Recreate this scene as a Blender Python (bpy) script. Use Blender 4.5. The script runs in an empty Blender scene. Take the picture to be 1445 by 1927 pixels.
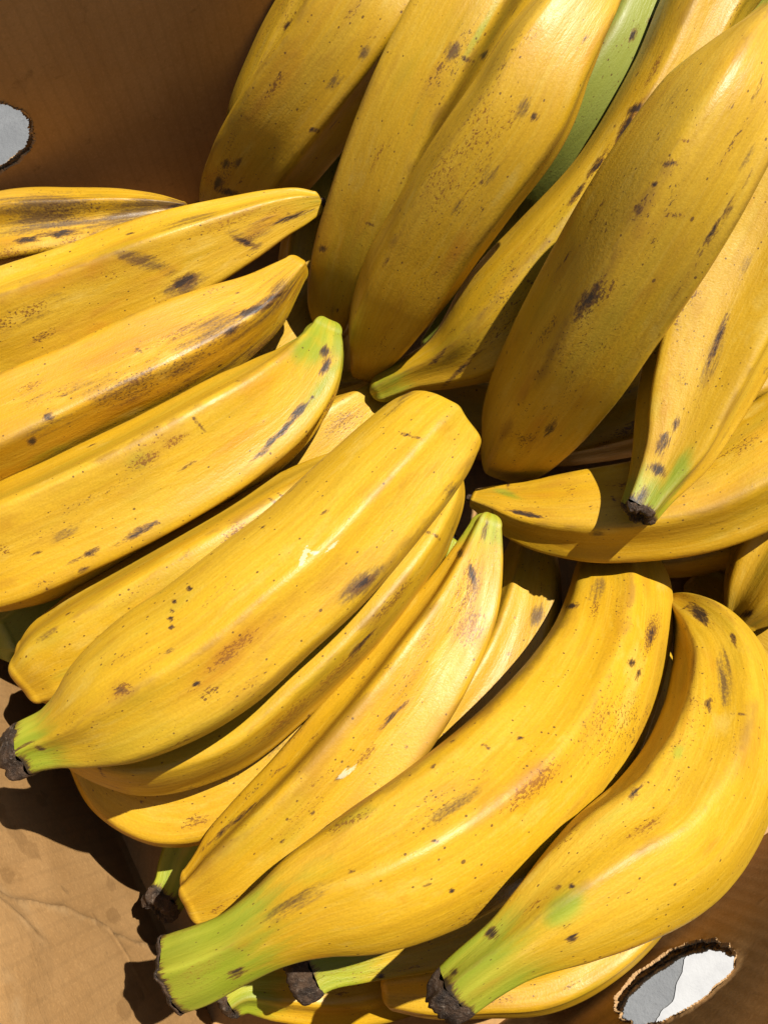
import bpy, bmesh, math, random
import numpy as np

# ------------------------------------------------------------------ camera
scene = bpy.context.scene
F = 1600.0                      # focal length in photograph pixels (1445 x 1927)
CX, CY = 722.5, 963.5
TILT = math.atan((1498 - CY) / F)   # the wall flutes converge on the nadir at (722, 1498)
CAM_Z = 0.53
C = np.array([0, 0, CAM_Z])
FWD = np.array([0, math.sin(TILT), -math.cos(TILT)])
UP = np.array([0, math.cos(TILT), math.sin(TILT)])
RIGHT = np.array([1.0, 0, 0])
cam_data = bpy.data.cameras.new('camera')
cam = bpy.data.objects.new('camera', cam_data)
scene.collection.objects.link(cam)
cam.location = (0, 0, CAM_Z)
cam.rotation_euler = (TILT, 0, 0)
cam_data.sensor_fit = 'VERTICAL'
cam_data.sensor_height = 24
cam_data.lens = 24 * F / 1927
cam_data.clip_start = 0.01
cam_data.clip_end = 200
scene.camera = cam

# ------------------------------------------------------------------ sky and sun
SUN = np.array([0.375, 0.25, 0.885]); SUN = SUN / np.linalg.norm(SUN)
world = bpy.data.worlds.new('World')
scene.world = world
world.use_nodes = True
wn = world.node_tree
sky = wn.nodes.new('ShaderNodeTexSky')
sky.sky_type = 'NISHITA'
sky.sun_disc = False
sky.sun_elevation = math.asin(SUN[2])
sky.sun_rotation = math.atan2(SUN[0], SUN[1])
wn.nodes['Background'].inputs['Strength'].default_value = 0.05
wn.links.new(sky.outputs[0], wn.nodes['Background'].inputs['Color'])
sun_data = bpy.data.lights.new('sun', 'SUN')
sun_data.energy = 5.0
sun_data.angle = math.radians(0.5)
sun_data.color = (1.0, 0.95, 0.86)
sun = bpy.data.objects.new('sun', sun_data)
scene.collection.objects.link(sun)
from mathutils import Vector
sun.rotation_euler = Vector(SUN).to_track_quat('Z', 'Y').to_euler()
sun.location = (0.5, 0.6, 1.5)
scene.view_settings.view_transform = 'Standard'
scene.view_settings.look = 'None'
scene.view_settings.gamma = 1
scene.view_settings.exposure = 0.56
scene.view_settings.use_curve_mapping = False
scene.render.engine = 'CYCLES'
scene.cycles.max_bounces = 6
scene.cycles.diffuse_bounces = 1

# ------------------------------------------------------------------ helpers
def ray(px, py):
    px = np.asarray(px, float); py = np.asarray(py, float)
    return FWD + RIGHT * ((px - CX) / F)[..., None] - UP * ((py - CY) / F)[..., None]

def project(X):
    d = X - C
    z = d @ FWD
    return CX + F * (d @ RIGHT) / z, CY - F * (d @ UP) / z

def link(o, parent=None):
    scene.collection.objects.link(o)
    if parent is not None:
        o.parent = parent
    return o

def mesh_obj(name, V, faces, mat, parent=None, smooth=True, attrs=None):
    me = bpy.data.meshes.new(name)
    V = np.asarray(V, np.float32)
    quads = isinstance(faces, np.ndarray)
    me.vertices.add(len(V)); me.vertices.foreach_set('co', V.ravel())
    if quads:
        n = len(faces); k = faces.shape[1]
        me.loops.add(n * k); me.polygons.add(n)
        me.loops.foreach_set('vertex_index', faces.ravel().astype(np.int32))
        me.polygons.foreach_set('loop_start', np.arange(0, n * k, k, dtype=np.int32))
        try:
            me.polygons.foreach_set('loop_total', np.full(n, k, np.int32))
        except Exception:
            pass
        me.update(calc_edges=True)
        me.validate()
    else:
        me.clear_geometry()
        me.from_pydata([tuple(map(float, v)) for v in V], [], faces)
        me.update()
    if smooth:
        me.polygons.foreach_set('use_smooth', np.ones(len(me.polygons), bool))
    for nm, a in (attrs or {}).items():
        a = np.asarray(a, np.float32)
        at = me.attributes.new(nm, 'FLOAT_VECTOR' if a.ndim == 2 else 'FLOAT', 'POINT')
        at.data.foreach_set('vector' if a.ndim == 2 else 'value', a.ravel())
    me.materials.append(mat)
    return link(bpy.data.objects.new(name, me), parent)

def thing(name, label, cat, loc, group=None):
    o = bpy.data.objects.new(name, None)
    o.empty_display_size = 0.02
    o.location = tuple(float(v) for v in loc)
    o['label'] = label; o['category'] = cat
    if group:
        o['group'] = group
    return link(o)

class NT:
    """small node-tree writer"""
    def __init__(self, name):
        self.m = bpy.data.materials.new(name); self.m.use_nodes = True
        self.t = self.m.node_tree; self.b = self.t.nodes['Principled BSDF']
    def n(self, typ, **kw):
        o = self.t.nodes.new(typ)
        for k, v in kw.items():
            setattr(o, k, v)
        return o
    def put(self, sock, v):
        if isinstance(v, bpy.types.NodeSocket):
            self.t.links.new(v, sock)
        else:
            sock.default_value = v
    def attr(self, name, vec=False):
        o = self.n('ShaderNodeAttribute', attribute_name=name)
        return o.outputs['Vector'] if vec else o.outputs['Fac']
    def math(self, op, a, b=0.0, clamp=False):
        o = self.n('ShaderNodeMath', operation=op, use_clamp=clamp)
        self.put(o.inputs[0], a); self.put(o.inputs[1], b)
        return o.outputs[0]
    def ramp(self, v, lo, hi, a=0.0, b=1.0):
        o = self.n('ShaderNodeMapRange', interpolation_type='SMOOTHSTEP')
        for i, x in enumerate((v, lo, hi, a, b)):
            self.put(o.inputs[i], x)
        return o.outputs[0]
    def mix(self, f, a, b, blend='MIX'):
        o = self.n('ShaderNodeMix', data_type='RGBA', blend_type=blend)
        self.put(o.inputs[0], f); self.put(o.inputs[6], a); self.put(o.inputs[7], b)
        return o.outputs[2]
    def scale(self, v, s, off=(0, 0, 0)):
        o = self.n('ShaderNodeMapping')
        self.put(o.inputs['Vector'], v); o.inputs['Scale'].default_value = s; o.inputs['Location'].default_value = off
        return o.outputs[0]
    def noise(self, v, scale, detail=3.0, rough=0.55, dist=0.0):
        o = self.n('ShaderNodeTexNoise')
        self.put(o.inputs['Vector'], v); o.inputs['Scale'].default_value = scale
        o.inputs['Detail'].default_value = detail; o.inputs['Roughness'].default_value = rough
        o.inputs['Distortion'].default_value = dist
        return o.outputs[0]
    def voronoi(self, v, scale, feature='F1'):
        o = self.n('ShaderNodeTexVoronoi', feature=feature)
        self.put(o.inputs['Vector'], v); o.inputs['Scale'].default_value = scale
        return o
    def bump(self, h, strength, dist, prev=None):
        o = self.n('ShaderNodeBump')
        self.put(o.inputs['Height'], h); o.inputs['Strength'].default_value = strength; o.inputs['Distance'].default_value = dist
        if prev is not None:
            self.put(o.inputs['Normal'], prev)
        return o.outputs[0]
    def out(self, color, rough, normal=None, spec=0.5):
        self.put(self.b.inputs['Base Color'], color); self.put(self.b.inputs['Roughness'], rough)
        self.b.inputs['Specular IOR Level'].default_value = spec
        if normal is not None:
            self.put(self.b.inputs['Normal'], normal)
        return self.m

# ------------------------------------------------------------------ materials
def peel_material():
    N = NT('plantain_peel')
    r = N.attr('rest', True)
    tone = N.attr('tone'); green = N.attr('green')
    dark = N.attr('dark'); rust = N.attr('rust'); bruise = N.attr('bruise'); scuff = N.attr('scuff'); orange = N.attr('orange'); ridge = N.attr('ridge')
    streak = N.noise(N.scale(r, (1, 1, .06)), 300, 3, .6)          # long fibres
    streak2 = N.noise(N.scale(r, (1, 1, .12)), 75, 3, .6)
    blot = N.noise(N.scale(r, (1, 1, .5)), 38, 3, .6)
    blot2 = N.noise(N.scale(r, (1, 1, .35), (3, 1, 7)), 85, 4, .65)
    fine = N.noise(r, 1100, 2, .6)
    speck = N.noise(N.scale(r, (1, 1, .55), (9, 2, 5)), 1250, 3, .72)
    # ripe yellow to mustard
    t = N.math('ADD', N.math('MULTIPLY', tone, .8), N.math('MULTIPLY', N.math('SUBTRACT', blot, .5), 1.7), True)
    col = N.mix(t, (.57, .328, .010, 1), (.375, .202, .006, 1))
    col = N.mix(N.ramp(streak2, .42, .68, 0, .6), col, (.61, .385, .030, 1))
    warm = N.attr('warm')
    col = N.mix(N.math('MULTIPLY', warm, N.ramp(blot, .25, .7, .35, 1.0)), col, (.53, .272, .004, 1))
    streak3 = N.noise(N.scale(r, (1, 1, .028), (7, 7, 0)), 800, 2, .6)
    col = N.mix(N.ramp(streak3, .50, .68, 0, .26), col, (.61, .40, .05, 1))
    col = N.mix(N.ramp(streak3, .48, .30, 0, .26), col, (.40, .215, .005, 1))
    col = N.mix(N.ramp(streak, .48, .72, 0, .45), col, (.42, .225, .005, 1))
    col = N.mix(N.ramp(blot2, .53, .74, 0, .55), col, (.40, .185, .005, 1))
    col = N.mix(N.ramp(blot2, .45, .24, 0, .6), col, (.61, .42, .08, 1))
    # olive tinge in patches
    ol = N.noise(N.scale(r, (1, 1, .3), (1, 8, 3)), 40, 3, .6)
    col = N.mix(N.ramp(ol, .52, .76, 0, .45), col, (.30, .25, .014, 1))
    col = N.mix(N.ramp(fine, .3, .7, .0, .25), col, (.32, .17, .006, 1))
    # green neck, tip and patches
    g = N.math('ADD', green, N.math('MULTIPLY', N.math('SUBTRACT', blot2, .5), 1.1))
    gcol = N.mix(N.ramp(green, .95, 1.2), N.mix(N.ramp(streak2, .35, .7), (.20, .25, .012, 1), (.34, .35, .028, 1)), (.235, .27, .045, 1))
    col = N.mix(N.ramp(N.math('MULTIPLY', g, N.ramp(green, .02, .2)), .22, .85, 0, .94), col, gcol)
    # ridges pick up rubs
    rr = N.math('MULTIPLY', ridge, N.ramp(blot2, .45, .62))
    col = N.mix(N.math('MULTIPLY', rr, .6), col, (.20, .10, .014, 1))
    # orange stains, bruises
    col = N.mix(N.math('MULTIPLY', N.math('MULTIPLY', orange, N.ramp(blot2, .3, .6)), .7), col, (.44, .14, .004, 1))
    pb = N.math('ADD', bruise, N.math('MULTIPLY', N.math('ADD', N.math('SUBTRACT', blot2, .5), N.math('ADD', N.math('SUBTRACT', streak, .5), N.math('MULTIPLY', N.math('SUBTRACT', speck, .5), .7))), 1.7))
    col = N.mix(N.ramp(N.math('MULTIPLY', pb, N.ramp(bruise, .02, .25)), .10, .95, 0, .88), col, (.085, .046, .020, 1))
    # freckles of rust: everywhere a little, dense where rubbed
    base_r = N.math('MULTIPLY', N.ramp(N.noise(N.scale(r, (1, 1, .4), (5, 5, 1)), 26, 5, .75), .39, .72), .68)
    rm = N.math('MAXIMUM', base_r, N.math('MULTIPLY', rust, N.ramp(blot2, .25, .5, .3, 1.1)))
    fl = N.ramp(N.math('SUBTRACT', speck, N.ramp(rm, 0, 1, .72, .46)), 0, .06)
    rcol = N.mix(N.ramp(blot, .42, .58), (.19, .065, .008, 1), (.075, .030, .012, 1))
    col = N.mix(N.math('MULTIPLY', N.math('MULTIPLY', fl, N.ramp(rm, .03, .3)), .82), col, rcol)
    wash = N.math('MULTIPLY', N.math('MULTIPLY', rust, N.ramp(blot2, .35, .65)), .42)
    col = N.mix(wash, col, (.28, .11, .008, 1))
    # round pores
    for sc, keep, rad, seed in ((150, .86, .11, 0), (270, .68, .15, 9), (480, .5, .22, 4)):
        v = N.voronoi(N.scale(r, (1, 1, .8), (seed, seed, seed)), sc)
        rnd = N.n('ShaderNodeSeparateColor'); N.put(rnd.inputs[0], v.outputs['Color'])
        on = N.math('GREATER_THAN', rnd.outputs[0], keep)
        size = N.math('MULTIPLY', N.math('POWER', rnd.outputs[1], 2.0), rad)
        dd = N.math('SUBTRACT', size, v.outputs['Distance'])
        dot = N.math('MULTIPLY', N.ramp(dd, -.02, .03), on)
        col = N.mix(N.math('MULTIPLY', dot, .8), col, (.09, .036, .010, 1))
    # dark scars with broken edges, brown at the border
    br = N.noise(N.scale(r, (1, 1, .33), (4, 4, 4)), 520, 5, .78, .4)
    edge = N.math('ADD', dark, N.math('MULTIPLY', N.math('SUBTRACT', br, .5), 2.6))
    on = N.ramp(dark, .04, .3)
    dk0 = N.math('MULTIPLY', N.ramp(edge, .22, .5), on)
    dk = N.math('MULTIPLY', N.ramp(edge, .45, .85), on)
    col = N.mix(N.math('MULTIPLY', dk0, .72), col, (.14, .058, .013, 1))
    col = N.mix(N.math('MULTIPLY', dk, .92), col, (.024, .015, .012, 1))
    # white scuffs
    se = N.math('ADD', scuff, N.math('MULTIPLY', N.math('SUBTRACT', br, .5), 2.2))
    sk = N.math('MULTIPLY', N.ramp(se, .45, .7), N.ramp(scuff, .02, .2))
    col = N.mix(N.math('MULTIPLY', sk, .8), col, (.62, .54, .33, 1))
    rough = N.ramp(blot2, .25, .75, .38, .58)
    hgt = N.math('ADD', N.math('MULTIPLY', fine, .16), N.math('ADD', N.math('MULTIPLY', N.math('ADD', streak, streak3), .13), blot2))
    return N.out(col, rough, N.bump(hgt, .5, .0012), .42)

def stem_material():
    N = NT('dry_cut_stem')
    r = N.attr('rest', True)
    a = N.noise(N.scale(r, (1, 1, .4)), 500, 5, .7); b = N.noise(r, 160, 4, .65)
    col = N.mix(N.ramp(b, .35, .65), (.022, .014, .009, 1), (.085, .047, .024, 1))
    col = N.mix(N.ramp(a, .54, .70, 0, .8), col, (.19, .14, .10, 1))
    nb = N.bump(a, .9, .0022)
    return N.out(col, N.ramp(b, .3, .7, .45, .8), nb, .35)

def card_material(name, base, dark, stain=.5):
    """vertical flutes: object coordinates are x along the wall, z up"""
    N = NT(name)
    p = N.n('ShaderNodeTexCoord').outputs['Object']
    f1 = N.noise(N.scale(p, (1, 1, .5)), 900, 4, .7)
    f2 = N.noise(N.scale(p, (.4, 1, 1)), 700, 4, .7)
    blot = N.noise(p, 22, 5, .6); bl2 = N.noise(p, 70, 5, .65, .6)
    wv = N.n('ShaderNodeTexWave', wave_type='BANDS', bands_direction='X')
    N.put(wv.inputs['Vector'], p); wv.inputs['Scale'].default_value = 42; wv.inputs['Distortion'].default_value = .25; wv.inputs['Detail'].default_value = 1
    col = N.mix(N.ramp(blot, .3, .7), base, dark)
    col = N.mix(N.ramp(f1, .45, .75, 0, .40), col, tuple(c * 1.35 for c in base[:3]) + (1,))
    col = N.mix(N.ramp(f2, .48, .75, 0, .38), col, tuple(c * .62 for c in base[:3]) + (1,))
    col = N.mix(N.math('MULTIPLY', N.ramp(bl2, .62, .72), stain), col, tuple(c * .45 for c in base[:3]) + (1,))
    col = N.mix(N.math('MULTIPLY', N.ramp(wv.outputs[0], .78, 1.0), .17), col, tuple(c * .6 for c in base[:3]) + (1,))
    lite = N.math('MULTIPLY', N.attr('scuffed'), N.ramp(bl2, .35, .55))
    col = N.mix(N.math('MULTIPLY', lite, .5), col, (.47, .30, .14, 1))
    wet = N.math('ADD', N.attr('stained'), N.math('MULTIPLY', N.math('SUBTRACT', bl2, .5), 2.2))
    col = N.mix(N.math('MULTIPLY', N.math('MULTIPLY', N.ramp(wet, .35, .6), N.ramp(N.attr('stained'), .03, .25)), .30), col, (.13, .062, .018, 1))
    nb = N.bump(wv.outputs[0], .10, .0008)
    nb = N.bump(f2, .3, .0006, nb)
    nb = N.bump(bl2, .25, .0012, nb)
    return N.out(col, .78, nb, .22)

def rim_material():
    N = NT('torn_card_edge')
    p = N.n('ShaderNodeTexCoord').outputs['Object']
    a = N.noise(p, 700, 3, .7); lay = N.attr('layer')
    col = N.mix(N.ramp(N.math('ADD', lay, N.math('MULTIPLY', N.math('SUBTRACT', a, .5), .8)), .35, .65), (.15, .085, .036, 1), (.40, .245, .115, 1))
    return N.out(col, .9, N.bump(a, .3, .0005), .1)

def ground_material():
    N = NT('pale_pavement')
    p = N.n('ShaderNodeTexCoord').outputs['Object']
    a = N.noise(p, 14, 6, .65); b = N.noise(p, 420, 4, .7); c = N.noise(p, 60, 4, .6, 1.5)
    col = N.mix(N.ramp(a, .3, .7), (.14, .145, .15, 1), (.20, .205, .21, 1))
    col = N.mix(N.ramp(b, .5, .75, 0, .5), col, (.12, .12, .125, 1))
    col = N.mix(N.ramp(c, .60, .66, 0, .4), col, (.10, .103, .106, 1))
    return N.out(col, .85, N.bump(b, .5, .002), .25)

def paint_material():
    N = NT('worn_white_paint')
    p = N.n('ShaderNodeTexCoord').outputs['Object']
    a = N.noise(p, 60, 5, .6); b = N.noise(p, 500, 4, .7)
    col = N.mix(N.ramp(a, .35, .7), (.42, .42, .42, 1), (.34, .34, .345, 1))
    return N.out(col, .7, N.bump(b, .3, .001), .3)

PEEL = peel_material(); STEM = stem_material()
CARD = card_material('kraft_cardboard', (.42, .238, .092, 1), (.36, .196, .070, 1))
RIM = rim_material(); GROUND = ground_material(); PAINT = paint_material()

# ---- plantains traced in photograph pixels (x, y, half width) and their depth along the view (metres, quadratic)
# name: (control points [(px, py, half width px)], (z start, mid, end))
POINTS = {
'L1': ([(-150,492,38),(-95,476,62),(0,452,78),(150,432,70),(260,413,50),(322,400,28),(348,394,14)], (.13,.13,.13)),
'L2': ([(-215,712,52),(-150,684,80),(0,624,92),(180,550,84),(340,484,76),(450,437,58),(530,403,40),(574,389,29),(595,384,20)], (.15,.165,.17)),
'L3': ([(-215,922,45),(-150,890,72),(0,818,88),(150,746,86),(300,676,84),(410,620,73),(490,570,52),(532,530,34),(555,507,24)], (.14,.15,.15)),
'L4': ([(-105,1082,60),(-60,1066,88),(0,1040,104),(150,972,108),(300,897,107),(430,820,100),(525,752,84),(580,692,62),(602,652,44),(609,632,34)], (.14,.155,.15)),
'L5': ([(72,1266,66),(100,1248,81),(150,1222,93),(253,1160,96),(453,1040,92),(590,945,76),(690,870,44),(730,830,25)], (.15,.155,.14)),
'M1': ([(20,1430,50),(60,1407,49),(105,1390,57),(150,1370,80),(200,1342,107),(290,1290,130),(390,1228,134),(500,1135,130),(595,1056,124),(705,942,114),(775,866,105),(812,825,95),(830,806,85)], (.195,.20,.185)),
'M2': ([(105,1362,34),(165,1405,48),(240,1415,72),(390,1375,88),(540,1258,90),(690,1105,90),(790,985,70),(838,915,40),(850,880,20)], (.165,.17,.16)),
'M3': ([(135,1365,32),(168,1418,42),(218,1474,62),(300,1500,86),(420,1470,98),(530,1375,92),(650,1255,80),(740,1150,55),(780,1080,25)], (.125,.12,.11)),
'M5': ([(293,1715,36),(322,1675,34),(342,1625,40),(400,1550,75),(500,1450,85),(600,1340,80),(690,1220,55)], (.10,.07,.06)),
'M4': ([(915,992,28),(902,1040,43),(872,1125,66),(800,1250,88),(700,1388,99),(600,1503,99),(500,1598,93),(420,1660,74),(370,1688,48)], (.165,.16,.15)),
'U4': ([(848,1020,16),(825,1075,36),(740,1190,60),(640,1320,65),(540,1430,50)], (.10,.08,.06)),
'B0': ([(1005,1020,40),(995,1100,64),(955,1230,84),(860,1375,88),(760,1500,80),(660,1590,50)], (.09,.10,.10)),
'B1': ([(326,1828,66),(378,1809,67),(440,1780,63),(510,1738,71),(590,1692,97),(690,1650,126),(800,1592,140),(925,1505,144),(1025,1410,138),(1095,1310,122),(1138,1220,108),(1158,1140,96),(1160,1075,78),(1150,1035,45)], (.20,.20,.105)),
'B2': ([(824,1893,44),(880,1842,49),(960,1780,60),(1045,1715,94),(1145,1640,122),(1255,1556,132),(1330,1440,123),(1356,1330,106),(1349,1245,88),(1321,1183,62),(1285,1145,32),(1265,1130,14)], (.19,.185,.10)),
'B3': ([(1215,1230,40),(1225,1310,58),(1190,1440,72),(1100,1560,80),(1000,1650,70),(900,1710,40)], (.08,.09,.09)),
'B4': ([(546,1848,52),(600,1815,44),(680,1795,44),(780,1765,56),(880,1725,72),(1000,1650,80),(1100,1550,60)], (.14,.12,.10)),
'B5': ([(412,1888,34),(455,1858,40),(530,1852,55),(640,1848,68),(760,1815,74),(880,1755,66),(960,1700,40)], (.11,.09,.08)),
'B6': ([(740,1855,45),(800,1850,62),(900,1835,76),(1010,1815,88),(1120,1760,84),(1220,1680,66),(1300,1590,35)], (.10,.10,.09)),
'T1': ([(640,-85,45),(615,-35,58),(578,30,62),(528,130,64),(482,240,60),(455,330,40)], (.16,.14,.10)),
'T2': ([(790,-110,75),(755,-65,95),(705,0,104),(622,120,102),(545,225,98),(485,310,86),(440,385,60),(425,420,35)], (.225,.19,.085)),
'T3': ([(1010,-190,60),(965,-110,88),(888,10,98),(820,130,96),(752,265,88),(702,390,82),(660,500,70),(632,590,46),(625,625,25)], (.245,.205,.08)),
'T4': ([(1172,-75,22),(1142,-45,42),(1094,12,68),(1036,100,88),(972,222,100),(890,337,98),(815,450,91),(752,556,82),(710,638,58),(692,685,34)], (.265,.217,.085)),
'TG': ([(1250,-90,34),(1222,-30,54),(1172,85,74),(1106,190,80),(1022,300,74),(950,400,54),(910,460,27)], (.215,.18,.09)),
'TH': ([(1150,215,24),(1090,305,34),(1025,385,38),(960,465,40),(890,570,40),(820,650,26)], (.155,.135,.085)),
'TI': ([(1040,-60,40),(1000,5,50),(950,100,58),(890,210,56),(820,320,40)], (.21,.16,.09)),
'T5': ([(1430,-170,60),(1395,-100,82),(1332,5,80),(1262,150,74),(1160,325,75),(1052,474,92),(956,588,98),(896,645,82),(838,681,54),(775,705,35),(738,722,30),(722,730,27)], (.25,.205,.135)),
'T6': ([(1480,-10,30),(1455,35,36),(1425,95,70),(1380,180,112),(1310,295,129),(1230,425,132),(1150,555,127),(1070,685,116),(1008,782,97),(970,838,72),(948,866,48)], (.285,.245,.105)),
'T7': ([(1196,972,30),(1224,922,40),(1264,848,64),(1304,740,88),(1350,620,104),(1410,490,110),(1480,350,112),(1550,220,90),(1590,130,50)], (.175,.195,.25)),
'T8': ([(1420,640,30),(1480,560,70),(1540,430,90),(1600,300,80)], (.13,.16,.2)),
'R1': ([(895,940,18),(925,948,32),(985,966,56),(1085,974,80),(1200,966,90),(1320,940,98),(1440,880,106),(1550,800,98),(1630,730,60)], (.115,.135,.15)),
'R0': ([(985,858,18),(1030,838,40),(1110,806,64),(1210,768,84),(1330,725,92),(1450,670,90),(1560,610,60)], (.09,.095,.12)),
'R2': ([(1160,1030,30),(1220,1030,52),(1310,1014,68),(1430,965,82),(1550,900,80)], (.07,.075,.08)),
'R3': ([(1390,1165,30),(1412,1135,52),(1450,1080,74),(1510,990,85),(1570,880,75)], (.09,.10,.10)),
'U1': ([(740,720,26),(700,765,52),(645,810,72),(560,880,80),(440,970,80),(320,1060,60)], (.08,.08,.07)),
'U2': ([(625,510,30),(592,565,46),(550,615,54),(490,670,60),(400,750,72),(270,830,72),(150,900,50)], (.09,.09,.08)),
'U3': ([(5,1205,40),(60,1180,60),(150,1120,75),(280,1030,75),(400,950,50)], (.07,.06,.06)),
'D1': ([(730,80,44),(690,165,58),(650,260,64),(618,335,54),(602,370,34)], (.17,.14,.105)),
'D2': ([(640,750,44),(740,760,72),(850,775,84),(980,785,72),(1090,730,34)], (.07,.075,.075)),
'D3': ([(1320,1100,40),(1395,1170,75),(1480,1230,85),(1560,1300,60)], (.065,.065,.065)),
'D4': ([(640,300,50),(602,450,72),(596,590,72),(630,730,40)], (.07,.065,.065)),
}
DEPTH = {
'L1': (0.47802, 0.00492, -0.00025),
'L2': (0.42703, 0.00466, 0.00576),
'L3': (0.40701, 0.02900, 0.00417),
'L4': (0.39431, 0.02367, 0.01247),
'L5': (0.39347, 0.02259, 0.01199),
'M1': (0.31856, 0.02168, 0.01453),
'M2': (0.35426, 0.02630, 0.01793),
'M3': (0.38165, 0.01365, 0.01735),
'M5': (0.44072, 0.03536, -0.00759),
'M4': (0.35662, -0.01984, 0.00648),
'U4': (0.42994, -0.01600, -0.00154),
'B0': (0.42577, -0.02859, 0.00900),
'B1': (0.33106, 0.07165, 0.05365),
'B2': (0.31918, 0.07019, 0.04420),
'B3': (0.42644, -0.02654, 0.00829),
'B4': (0.36532, 0.02216, 0.00330),
'B5': (0.40803, 0.02552, 0.00067),
'B6': (0.38349, 0.01148, 0.01000),
'T1': (0.49181, 0.03324, 0.00769),
'T2': (0.43772, 0.05372, 0.03580),
'T3': (0.40237, 0.04312, 0.03828),
'T4': (0.37270, 0.05059, 0.03582),
'TG': (0.43126, 0.02919, 0.02668),
'TH': (0.49601, 0.02122, 0.01585),
'TI': (0.47887, 0.05334, 0.00958),
'T5': (0.40672, 0.02623, 0.01703),
'T6': (0.33848, 0.05950, 0.04689),
'T7': (0.38538, -0.00644, -0.01959),
'T8': (0.43360, -0.02164, -0.00574),
'R1': (0.40630, -0.01031, 0.01191),
'R0': (0.48639, -0.00261, -0.00862),
'R2': (0.47689, 0.00662, 0.00539),
'R3': (0.43272, 0.00166, 0.00523),
'U1': (0.45996, -0.01059, 0.00256),
'U2': (0.48427, -0.00907, 0.00829),
'U3': (0.47040, 0.03895, -0.00780),
'D1': (0.48863, 0.02076, 0.00173),
'D2': (0.50716, 0.00727, 0.00363),
'D3': (0.46572, -0.01991, 0.00449),
'D4': (0.53780, -0.01362, 0.00302),
}
# key: (label, start end kind, finish end kind, green at start, green at finish, tone, roll)
INFO = {
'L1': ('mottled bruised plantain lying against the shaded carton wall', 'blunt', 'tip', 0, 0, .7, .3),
'L2': ('yellow plantain with one oval black bruise and a pointed tip reaching toward the central gap', 'blunt', 'tip', 0, .35, .15, .9),
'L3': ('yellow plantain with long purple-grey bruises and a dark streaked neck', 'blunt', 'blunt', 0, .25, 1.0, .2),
'L4': ('plump yellow plantain with a blunt green tip and a curved brown scratch beside it', 'blunt', 'blunt', 0, .75, .15, .55),
'L5': ('yellow plantain with rounded end wedged under the largest smooth plantain', 'blunt', 'blunt', .18, .1, .25, .1),
'M1': ('largest smooth yellow plantain with green neck, blunt squared end and white scuff', 'stem', 'blunt', .85, 0, .08, .62),
'M2': ('yellow plantain with brown freckles tucked directly beneath the white-scuffed plantain', 'blunt', 'blunt', .1, .1, .3, .35),
'M3': ('half shaded plantain, third layer below the white-scuffed plantain', 'blunt', 'blunt', .3, 0, .2, .8),
'M5': ('green necked plantain with small cut stem resting by the sunlit cardboard', 'stem', 'blunt', .95, 0, .3, .3),
'M4': ('orange-yellow plantain with bumpy green tip and thin red-purple scratch', 'blunt', 'blunt', .7, 0, .35, .95),
'U4': ('mostly hidden plantain showing a sliver of green tip beside the bumpy green tip', 'tip', 'blunt', .9, 0, .3, .2),
'B0': ('yellow plantain lying low in the gap with a rounded shadow across it', 'blunt', 'blunt', 0, 0, .3, .4),
'B1': ('long curved golden plantain with bright lime green neck and broad cut stem', 'stem', 'blunt', 1.0, 0, .12, .25),
'B2': ('strongly curved plantain with a deep inner ridge, green patch and black cut stem', 'stem', 'tip', .95, .25, .15, .8),
'B3': ('shaded plantain squeezed between the two strongly curved plantains', 'blunt', 'blunt', 0, 0, .3, .1),
'B4': ('green necked plantain with wide black cut stem below the lime necked plantain', 'stem', 'blunt', 1.0, 0, .15, .5),
'B5': ('small bellied plantain with short green neck beneath the wide black stem', 'stem', 'blunt', .9, 0, .2, .4),
'B6': ('yellow plantain lying low beside the oval hole in the cardboard', 'blunt', 'blunt', 0, 0, .2, .6),
'T1': ('narrow dull plantain leaning on the shaded cardboard wall', 'blunt', 'blunt', 0, 0, .3, .4),
'T2': ('dull mustard plantain with dark smudged lower end next to the shaded wall', 'blunt', 'blunt', 0, 0, .1, .7),
'T3': ('mustard plantain with a faint green seam, leaning between two other mustard plantains', 'blunt', 'blunt', .1, 0, .1, .15),
'T4': ('mustard plantain with a pointed top and a small puncture mark', 'tip', 'blunt', .25, 0, .03, .45),
'TG': ('unripe green plantain with a few brown flecks behind the mustard ones', 'blunt', 'blunt', 1.6, 1.6, .2, .3),
'TH': ('slender olive green plantain low in the gap under the unripe green one', 'blunt', 'blunt', 1.1, 1.1, .4, .3),
'TI': ('pale green plantain peeking out between two mustard plantains', 'blunt', 'blunt', 1.5, 1.5, .0, .3),
'T5': ('yellow plantain with a line of dark scabs and a thin green nose', 'blunt', 'blunt', .15, .6, .12, .85),
'T6': ('broad mustard plantain with a large brown scab and green top', 'stem', 'blunt', .9, 0, .0, .5),
'T7': ('ridged yellow plantain with grey-green neck and dark ragged stem pointing down', 'stem', 'blunt', .75, 0, .2, .12),
'T8': ('yellow plantain mostly hidden behind the ragged stemmed ridged plantain', 'blunt', 'blunt', 0, 0, .2, .4),
'R1': ('golden plantain lying crosswise with its pointed tip toward the central gap', 'tip', 'blunt', .25, 0, .3, .75),
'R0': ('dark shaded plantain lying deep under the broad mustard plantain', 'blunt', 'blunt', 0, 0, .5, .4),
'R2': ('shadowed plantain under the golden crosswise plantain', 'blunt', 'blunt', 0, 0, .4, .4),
'R3': ('stubby ended plantain standing beyond the strongly curved one', 'tip', 'blunt', .3, 0, .35, .3),
'U1': ('freckled pale plantain deep in the central gap', 'blunt', 'blunt', 0, 0, .1, .5),
'U2': ('yellow plantain glimpsed between the green tip and the streaked neck', 'blunt', 'blunt', 0, 0, .1, .5),
'U3': ('dark green plantain hidden under the rounded ends by the carton wall', 'blunt', 'blunt', 1.3, 1.3, .3, .5),
}
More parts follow.
